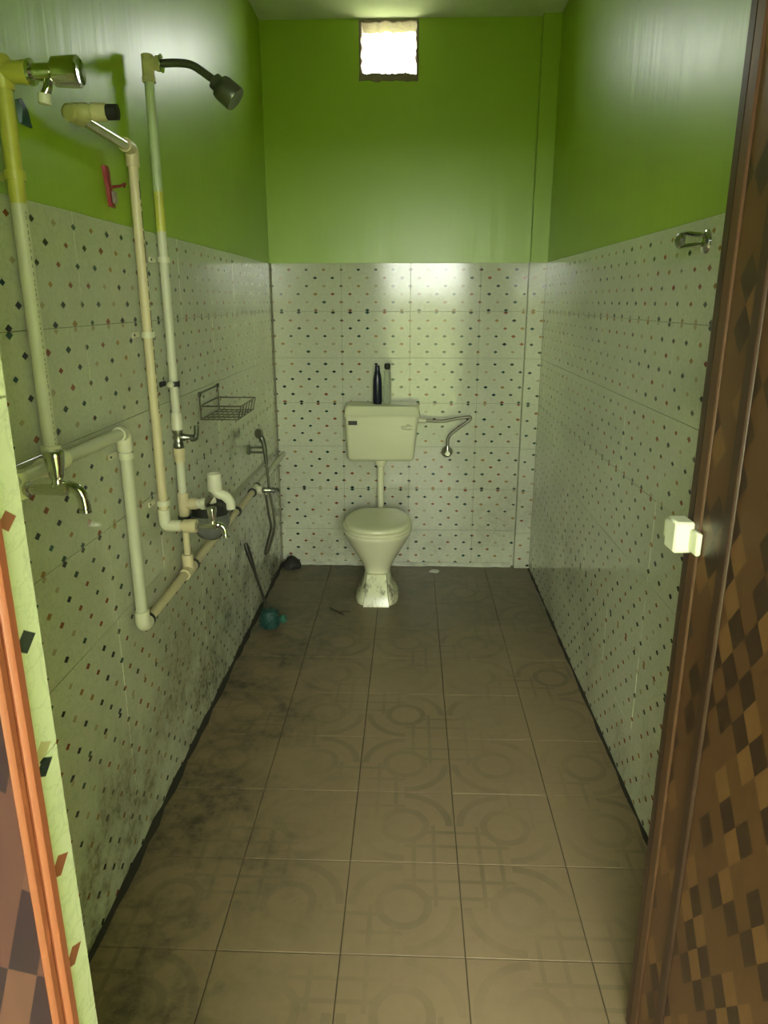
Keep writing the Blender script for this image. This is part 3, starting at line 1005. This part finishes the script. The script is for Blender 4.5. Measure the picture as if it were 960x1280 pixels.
def bib_tap(name, o, label, s=1.0, mats='chrome'):
    """o: where the shank leaves the pipe; the tap points to +x"""
    o = Vector(o)
    r = thing(name, o, label, 'tap')
    P = lambda x, y, z: o + Vector((x, y, z)) * s
    bd = MB()
    bd.lathe(P(0, 0, 0), (1, 0, 0), [(0, 0.013 * s), (0.004 * s, 0.016 * s), (0.010 * s, 0.016 * s), (0.012 * s, 0.0105 * s), (0.055 * s, 0.0115 * s), (0.085 * s, 0.0125 * s)], 18)
    bd.build('body', mats, r)
    sp_ = MB()
    sp_.tube(spline([P(0.070, 0, 0.004), P(0.088, 0, 0.006), P(0.103, 0, 0.002), P(0.114, 0, -0.012), P(0.117, 0, -0.034)], 6), [0.013 * s] * 8 + [0.0115 * s] * 17, 16)
    so = sp_.build('spout', mats, r)
    MB().lathe(P(0.117, 0, -0.030), (0, 0, -1), [(0, 0.011 * s), (0.002 * s, 0.0125 * s), (0.006 * s, 0.0125 * s), (0.008 * s, 0.0105 * s), (0.010 * s, 0.0125 * s), (0.016 * s, 0.0125 * s), (0.017 * s, 0.009 * s)], 16).build('nozzle', mats, so)
    MB().lathe(P(0.068, 0, 0.006), (0, 0, 1), [(0, 0.012 * s), (0.010 * s, 0.011 * s), (0.014 * s, 0.010 * s), (0.020 * s, 0.010 * s)], 16).build('bonnet', mats, r)
    MB().lathe(P(0.068, 0, 0.022), (0, 0, 1), [(0, 0.011 * s), (0.006 * s, 0.014 * s), (0.045 * s, 0.0195 * s), (0.052 * s, 0.0195 * s), (0.056 * s, 0.016 * s)], 10).build('handle', mats, r)
    return r


bib_tap('bib_tap', (PX + 0.012, TYY, 1.172), 'bright chrome bib tap with curved spout beside the doorway', 0.93)
nb = MB()
nb.lathe((PX, TYY, 1.205), (0, 0, -1), [(0, 0.017), (0.05, 0.017)], 14)
nb.build('tap_elbow', 'fit', wp)

# --- cream pipe with the open stub at its top and a small tap at its foot
cp_ = thing('cream_pipe', (PX, 2.01, 0.87), 'cream standing pipe with an open stub turned off at its top', 'pipe')
MB().tube([(PX, 2.008, 0.905), (PX, 2.008, 1.845)], 0.0132, 16).build('pipe', 'cream', cp_)
MB().tube([(PX, 1.985, 1.878), (PX, 1.700, 1.884)], 0.0122, 16).build('upper_pipe', 'satin', cp_)
e_ = MB()
e_.tube([(PX, 2.008, 1.835)] + arc((PX, 2.008, 1.878), (0, 0, -1), (0, -1, 0), 0.014, 6) + [(PX, 1.965, 1.879)], 0.0172, 16)
e_.build('elbow', 'cream', cp_)
st = MB()
st.lathe((PX, 1.715, 1.884), (0, -1, 0), [(0, 0.0175), (0.055, 0.0175), (0.06, 0.012)], 16)
st.lathe((PX - 0.015, 1.675, 1.886), (1, 0, 0), [(0, 0.012), (0.004, 0.0185), (0.046, 0.0185), (0.050, 0.0155), (0.058, 0.0155), (0.060, 0.0185), (0.090, 0.0175)], 18)
so = st.build('tee', 'oldcream', cp_)
MB().lathe((PX + 0.073, 1.675, 1.886), (1, 0, 0), [(0, 0.0155), (0.024, 0.0155), (0.025, 0.010)], 18).build('black_plug', 'rubber', so)
clip(1.415, 2.008, cp_)
clip(0.938, 2.008, cp_)
# black print running down one side of the pipe
gl = MB()
random.seed(31)
z = 1.20
while z < 1.80:
    h = random.uniform(0.006, 0.05)
    gl.tube([(PX + 0.0126, 2.0066, z), (PX + 0.0126, 2.0066, z + h)], 0.0016, 5)
    z += h + random.uniform(0.003, 0.012)
gl.build('print', 'ink', cp_)
e_ = MB()
e_.tube([(PX, 2.008, 0.918)] + arc((PX, 2.008, 0.868), (0, 0, 1), (1, 0, 0), 0.014, 6) + [(PX + 0.048, 2.008, 0.868)], 0.0172, 16)
e_.build('elbow', 'fit', cp_)
MB().lathe((PX + 0.044, 2.008, 0.868), (1, 0, 0), [(0, 0.0135), (0.010, 0.0135), (0.012, 0.019), (0.026, 0.019), (0.028, 0.0205), (0.050, 0.0205)], 16).build('coupling', 'cream', cp_)
bib_tap('bib_tap', (PX + 0.092, 2.008, 0.868), 'small chrome bib tap at the foot of the cream pipe', 0.74)

# --- shower: riser, lever valve, arm and rose
sh = thing('shower', (PX, 2.195, 0.70), 'wall shower on a white riser with dark curved arm and rose', 'shower')
YS = 2.192
MB().tube([(PX, YS, 0.712), (PX, YS, 0.83)], 0.0105, 14).build('lower_pipe', 'cream', sh)
MB().lathe((PX, YS, 0.822), (0, 0, 1), [(0, 0.020), (0.022, 0.020)], 16).build('rubber_sleeve', 'rubber', sh)
t_ = MB()
t_.lathe((PX, YS, 0.842), (0, 0, 1), [(0, 0.0165), (0.078, 0.0175)], 16)
t_.lathe((PX, YS, 0.884), (1, 0, 0), [(0, 0.016), (0.020, 0.016), (0.022, 0.0185), (0.044, 0.0185)], 16)
t_.build('tee', 'cream', sh)
MB().tube([(PX, YS, 0.915), (PX, YS, 1.045)], 0.0132, 16).build('pipe', 'pvc', sh)
MB().lathe((PX, YS, 1.020), (0, 0, 1), [(0, 0.0165), (0.020, 0.0165), (0.022, 0.018), (0.044, 0.018)], 16).build('coupling', 'cream', sh)
vb = MB()
vb.lathe((PX, YS, 1.062), (0, 0, 1), [(0, 0.013), (0.005, 0.017), (0.016, 0.017), (0.020, 0.014), (0.045, 0.014), (0.05, 0.017), (0.062, 0.017)], 12)
vb.lathe((PX, YS, 1.098), (1, 0, 0), [(0, 0.012), (0.022, 0.0115), (0.026, 0.009), (0.050, 0.009)], 14)
vo = vb.build('lever_valve', 'dullchrome', sh)
MB().tube(spline([(PX + 0.040, YS, 1.094), (PX + 0.052, YS, 1.096), (PX + 0.058, YS, 1.108), (PX + 0.060, YS, 1.135)], 5), [0.0105] * 8 + [0.0080] * 8, 12).build('lever', 'darkmetal', vo)
MB().lathe((PX, YS, 1.122), (0, 0, 1), [(0, 0.018), (0.026, 0.018), (0.028, 0.0165), (0.052, 0.0165)], 16).build('coupling', 'fit', sh)
MB().tube([(PX, YS, 1.16), (PX, YS, 1.695)], 0.0132, 16).build('pipe', 'pvc', sh)
MB().tube([(PX, YS, 1.695), (PX, YS, 1.80)], 0.0135, 16).build('painted_pipe', 'paintpipe', sh)
MB().tube([(PX, YS, 1.80), (PX, YS, 2.10)], 0.0133, 16).build('pipe', 'greenpipe', sh)
clip(1.618, YS, sh)
c_ = clip(1.262, YS, sh, screw=False, mat='rubber')
MB().lathe((PX - 0.008, YS - 0.024, 1.262), (1, -0.4, 0), [(0, 0.008), (0.006, 0.010), (0.012, 0.010), (0.015, 0.006)], 14).build('clip_screw', 'fit', c_)
e_ = MB()
e_.lathe((PX, YS, 2.075), (0, 0, 1), [(0, 0.0185), (0.012, 0.0185), (0.014, 0.0165), (0.066, 0.0165), (0.068, 0.012)], 16)
e_.lathe((PX - 0.012, YS, 2.120), (1, 0, 0), [(0, 0.012), (0.003, 0.0165), (0.034, 0.0165), (0.036, 0.0195), (0.050, 0.0195)], 16)
e_.build('elbow', 'oldcream', sh)
MB().lathe((PX + 0.036, YS, 2.120), (1, 0, 0), [(0, 0.0225), (0.003, 0.0225), (0.005, 0.015)], 18).build('flange', 'chrome', sh)
MB().tube(spline([(PX + 0.036, YS, 2.120), (PX + 0.080, YS, 2.121), (PX + 0.118, YS, 2.116), (PX + 0.150, YS, 2.098), (PX + 0.186, YS, 2.073)], 6), 0.0105, 14).build('shower_arm', 'darkmetal', sh)
dsh = Vector((0.72, -0.03, -0.60)).normalized()
p0 = Vector((PX + 0.176, YS, 2.080))
MB().lathe(p0, dsh, [(0, 0.013), (0.004, 0.021), (0.020, 0.022), (0.024, 0.030), (0.034, 0.033), (0.074, 0.034), (0.078, 0.032), (0.076, 0.006)], 22).build('shower_rose', 'darkmetal', sh)

# --- valve cluster on the branch of the shower pipe
vc = thing('valve_cluster', (PX + 0.05, YS, 0.884), 'smoked grey round valve housing with a white upturned open elbow', 'valve')
MB().lathe((PX + 0.044, YS, 0.884), (1, 0, 0), [(0, 0.0155), (0.012, 0.0155), (0.014, 0.019), (0.028, 0.019)], 16).build('coupling', 'fit', vc)
vcc = Vector((PX + 0.066, YS + 0.055, 0.800))
MB().lathe(vcc + Vector((0, 0, 0.040)), (0, 0, -1), [(0, 0.030), (0.003, 0.062), (0.030, 0.065), (0.055, 0.058), (0.076, 0.043), (0.090, 0.024), (0.096, 0.006)], 28).build('round_housing', 'greycup', vc)
k_ = MB()
k_.lathe(vcc + Vector((0, 0, 0.034)), (0, 0, 1), [(0, 0.058), (0.034, 0.056), (0.042, 0.044)], 24)
k_.build('black_collar', 'rubber', vc)
lev = MB()
lev.tube([(PX + 0.062, YS, 0.878), (PX + 0.078, YS - 0.004, 0.893), (PX + 0.094, YS - 0.006, 0.912)], [0.009, 0.010, 0.008], 10)
lev.build('lever', 'dullchrome', vc)
ew = MB()
ew.tube([(PX + 0.070, YS + 0.03, 0.884), (PX + 0.085, YS + 0.045, 0.888)], 0.016, 14)
ew.tube(spline([(PX + 0.132, YS + 0.07, 0.848), (PX + 0.131, YS + 0.07, 0.872), (PX + 0.118, YS + 0.066, 0.892), (PX + 0.098, YS + 0.06, 0.902), (PX + 0.088, YS + 0.058, 0.915), (PX + 0.088, YS + 0.058, 0.925)], 5), 0.0165, 16)
ew.build('white_elbow', 'fit', vc)
cup = MB()
c0 = Vector((PX + 0.088, YS + 0.058, 0.912))
cup.lathe(c0, (0, 0, 1), [(0, 0.020), (0.002, 0.0235), (0.056, 0.0230), (0.058, 0.0210), (0.056, 0.0185), (0.020, 0.0175)], 20)
cup.build('open_socket', 'fit', vc)

# ------------------------------------------------------------------ wire soap rack
rk = thing('soap_rack', (XL, 2.69, 1.09), 'tarnished wire soap rack screwed to the tiled wall', 'rack')
y0, y1, zt_, zr, zb_ = 2.560, 2.812, 1.187, 1.142, 1.094
xa, xb = XL + 0.004, XL + 0.150
fr = MB()
fr.tube([(xa, y0, zb_), (xa, y0, zt_), (xa, y1, zt_), (xa, y1, zb_)], 0.0028, 8)
fr.build('back_frame', 'wire', rk)
MB().box(XL, XL + 0.010, y0 - 0.006, y0 + 0.006, zt_ - 0.012, zt_ + 0.004, 0.002).build('bracket', 'wire', rk)
MB().box(XL, XL + 0.010, y1 - 0.006, y1 + 0.006, zt_ - 0.008, zt_ + 0.008, 0.002).build('bracket', 'wire', rk)
fr = MB()
fr.tube([(xa, y0, zr), (xb, y0, zr), (xb, y1, zr), (xa, y1, zr), (xa, y0, zr)], 0.0026, 8)
fr.build('upper_rim', 'wire', rk)
fr = MB()
fr.tube([(xa, y0, zb_), (xb - 0.012, y0, zb_), (xb - 0.012, y1, zb_), (xa, y1, zb_), (xa, y0, zb_)], 0.0020, 8)
fr.build('basket_floor_frame', 'wire', rk)
for k in range(1, 7):
    x = xa + (xb - 0.012 - xa) * k / 7
    MB().tube([(x, y0, zb_), (x, y1, zb_)], 0.0016, 6).build('wire', 'wire', rk)
for k in range(0, 6):
    y = y0 + (y1 - y0) * k / 5
    MB().tube([(xb - 0.012, y, zb_), (xb, y, zr)], 0.0018, 6).build('wire', 'wire', rk)
for k in range(1, 4):
    y = y0 + (y1 - y0) * k / 4
    MB().tube([(xa, y, zb_), (xb - 0.012, y, zb_)], 0.0018, 6).build('wire', 'wire', rk)

# ------------------------------------------------------------------ hand shower on its bracket, and its tap
YH = 3.29
hs = thing('hand_shower', (XL, YH, 0.83), 'chrome hand spray with looping hose on a wall bracket', 'hand shower')
br = MB()
br.box(XL, XL + 0.012, YH - 0.018, YH + 0.018, 0.815, 0.860, 0.003)
br.box(XL + 0.010, XL + 0.070, YH - 0.010, YH + 0.010, 0.845, 0.853, 0.002)
br.box(XL + 0.010, XL + 0.070, YH - 0.010, YH + 0.010, 0.820, 0.829, 0.002)
br.build('bracket', 'darkmetal', hs)
MB().tube(spline([(XL + 0.058, YH, 0.905), (XL + 0.070, YH, 0.885), (XL + 0.078, YH, 0.850), (XL + 0.082, YH, 0.800), (XL + 0.084, YH, 0.770)], 6),
          [0.013] * 8 + [0.011] * 8 + [0.009] * 9, 14).build('handle', 'darkmetal', hs)
MB().lathe((XL + 0.064, YH + 0.008, 0.912), (-0.55, -0.75, 0.1), [(0, 0.010), (0.006, 0.021), (0.018, 0.024), (0.022, 0.022), (0.023, 0.012)], 18).build('spray_head', 'dullchrome', hs)
MB().tube(spline([(XL + 0.084, YH, 0.775), (XL + 0.088, YH, 0.70), (XL + 0.094, YH, 0.62), (XL + 0.106, YH, 0.54), (XL + 0.108, YH, 0.46), (XL + 0.088, YH, 0.385),
                  (XL + 0.072, YH, 0.335), (XL + 0.060, YH - 0.005, 0.322), (XL + 0.062, YH - 0.012, 0.345), (XL + 0.082, YH - 0.02, 0.41), (XL + 0.098, YH - 0.03, 0.47),
                  (XL + 0.092, YH - 0.045, 0.54), (XL + 0.088, YH - 0.062, 0.62), (XL + 0.088, YH - 0.066, 0.650)], 7), 0.0062, 10).build('hose', 'darkhose', hs)

ct_ = thing('lever_tap', (PX + 0.036, 3.225, 0.66), 'small chrome lever tap feeding the hand spray hose', 'tap')
MB().lathe((PX + 0.034, 3.225, 0.660), (1, 0, 0), [(0, 0.010), (0.006, 0.013), (0.024, 0.013), (0.028, 0.010), (0.050, 0.0095)], 14).build('body', 'dullchrome', ct_)
MB().tube([(PX + 0.053, 3.225, 0.665), (PX + 0.053, 3.225, 0.638)], 0.009, 12).build('outlet', 'dullchrome', ct_)
lv = MB()
lv.lathe((PX + 0.082, 3.225, 0.660), (1, 0, 0), [(0, 0.009), (0.003, 0.014), (0.014, 0.014), (0.018, 0.010)], 14)
lv.tube([(PX + 0.092, 3.225, 0.664), (PX + 0.108, 3.218, 0.668), (PX + 0.118, 3.212, 0.655)], [0.006, 0.007, 0.006], 8)
lv.build('lever', 'dullchrome', ct_)

# ------------------------------------------------------------------ toilet brush leaning on the wall
tb = thing('toilet_brush', (-0.66, 3.14, 0), 'toilet brush with dark handle and teal bristles leaning on the tiled wall', 'brush')
top, bot = Vector((XL + 0.012, 3.085, 0.445)), Vector((-0.662, 3.135, 0.085))
d = (bot - top)
MB().tube([top + d * t for t in (0, 0.03, 0.15, 0.30, 0.42, 0.60, 1.0)], [0.006, 0.011, 0.0125, 0.010, 0.007, 0.0065, 0.0075], 12).build('handle', 'handle', tb)
hd = MB()
hd.lathe(bot + Vector((0.0, 0, 0.02)), (0.10, 0.03, -1), [(0, 0.012), (0.010, 0.034), (0.030, 0.042), (0.070, 0.044), (0.095, 0.038), (0.103, 0.020)], 18)
ho = hd.build('brush_head', 'teal', tb)
brs = MB()
random.seed(21)
for k in range(150):
    a = random.uniform(0, 2 * PI)
    z = random.uniform(0.010, 0.085)
    c0 = Vector((bot.x + 0.004, bot.y, z))
    dr = Vector((math.cos(a), math.sin(a), random.uniform(-0.5, 0.3) if z > 0.035 else random.uniform(-0.1, 0.3)))
    brs.tube([c0 + dr * 0.034, c0 + dr * random.uniform(0.046, 0.054)], [0.0028, 0.0014], 4)
bo = brs.build('bristles', 'teal', ho)
bo['kind'] = 'stuff'
rb_ = MB()
rb_.lathe((-0.602, 3.122, 0.055), (0.75, -0.2, 0.3), [(0, 0.016), (0.006, 0.021), (0.020, 0.021), (0.028, 0.012)], 14)
rb_.build('rim_brush', 'tealpale', tb)

# ------------------------------------------------------------------ small things
random.seed(4)
pk = thing('packet', (XL - PT, 1.915, 1.775), 'red foil packet stuck on the green wall', 'packet')
g = MB()
rings = []
for k in range(9):
    t = k / 8
    z = 1.822 - 0.092 * t
    yc = 1.915 + 0.022 * t
    hw = 0.0175 + 0.0015 * math.sin(t * 9)
    bu = 0.009 + 0.0012 * math.sin(k * 1.7)
    x0 = XL - PT + 0.0005
    rings.append([(x0, yc - hw, z), (x0 + bu * 0.8, yc - hw * 0.7, z), (x0 + bu, yc + 0.003 * math.sin(k * 2), z), (x0 + bu * 0.7, yc + hw * 0.75, z), (x0, yc + hw, z)])
g.loft(rings)
g.build('wrapper', 'red', pk)
g = MB()
g.tube([(XL + 0.010, 1.925, 1.776), (XL + 0.020, 1.950, 1.782), (XL + 0.022, 1.975, 1.790), (XL + 0.016, 1.985, 1.783)], [0.004, 0.0035, 0.004, 0.002], 6)
g.build('torn_flap', 'red', pk)
g = MB()
g.box(XL + 0.0075, XL + 0.0145, 1.915, 1.938, 1.738, 1.766, 0.002)
g.build('printed_patch', 'redgrey', pk)

bs = MB()
x0 = XL - PT + 0.0005
bs.loft([[(x0, 1.512, 1.872), (x0 + 0.006, 1.514, 1.872), (x0 + 0.006, 1.528, 1.878), (x0, 1.530, 1.878)],
         [(x0, 1.514, 1.855), (x0 + 0.010, 1.518, 1.855), (x0 + 0.010, 1.540, 1.858), (x0, 1.544, 1.858)],
         [(x0, 1.516, 1.833), (x0 + 0.004, 1.519, 1.833), (x0 + 0.004, 1.561, 1.833), (x0, 1.564, 1.833)]])
tag(bs.build('sachet', 'blue'), 'torn blue foil sachet stuck to the green wall behind the riser pipe', 'sachet')

# chrome hook on the right wall
hk = thing('towel_hook', (XR, 1.86, 1.645), 'chrome double-rod towel hook on the right-hand tiled wall', 'hook')
MB().lathe((XR, 1.86, 1.640), (-1, 0, 0), [(0, 0.028), (0.006, 0.026), (0.012, 0.014)], 20).build('wall_plate', 'chrome', hk)
MB().tube(spline([(XR - 0.004, 1.86, 1.655), (XR - 0.035, 1.863, 1.657), (XR - 0.052, 1.866, 1.658), (XR - 0.064, 1.868, 1.650), (XR - 0.066, 1.868, 1.638), (XR - 0.060, 1.867, 1.630), (XR - 0.035, 1.863, 1.632), (XR - 0.004, 1.86, 1.634)], 6), 0.0058, 12).build('rod', 'chrome', hk)
MB().lathe((XR - 0.052, 1.867, 1.644), (-1, 0, 0), [(0, 0.010), (0.006, 0.016), (0.014, 0.016), (0.019, 0.009)], 16).build('end_knob', 'dullchrome', hk)

# rag / waste in the far left corner, soap scrap, twig
rg = MB()
random.seed(9)
rings = []
for k in range(7):
    t = k / 6
    rr = [0.055, 0.060, 0.055, 0.046, 0.034, 0.020, 0.006][k]
    z = [0.0, 0.010, 0.024, 0.038, 0.050, 0.062, 0.070][k]
    rings.append([Vector((-0.685 + rr * math.cos(2 * PI * i / 14) * random.uniform(0.8, 1.1), 3.965 + rr * math.sin(2 * PI * i / 14) * random.uniform(0.8, 1.05), z)) for i in range(14)])
rg.loft(rings)
tag(rg.build('rag', 'rag'), 'dark crumpled wet rag in the far floor corner below the pipe end', 'rag')

sp2 = MB()
random.seed(13)
rings = []
for z, q in ((0.0, 1.0), (0.006, 1.05), (0.012, 0.7), (0.013, 0.2)):
    rings.append([Vector((0.150 + 0.030 * q * math.cos(2 * PI * i / 12), 3.915 + 0.020 * q * math.sin(2 * PI * i / 12) * (1 + 0.3 * math.sin(i * 2.1)), z)) for i in range(12)])
sp2.loft(rings)
tag(sp2.build('soap_scrap', 'soap'), 'flat whitish soap scrap on the floor by the far wall', 'soap')

tw = MB()
tw.tube([(-0.40, 3.385, 0.004), (-0.375, 3.35, 0.006), (-0.345, 3.325, 0.004), (-0.315, 3.29, 0.004)], [0.002, 0.0035, 0.0035, 0.0015], 6)
tw.tube([(-0.345, 3.325, 0.004), (-0.318, 3.335, 0.006), (-0.285, 3.330, 0.004)], [0.003, 0.0025, 0.0012], 6)
tag(tw.build('twig', 'twig'), 'dark broken twig on the floor beside the toilet foot', 'twig')
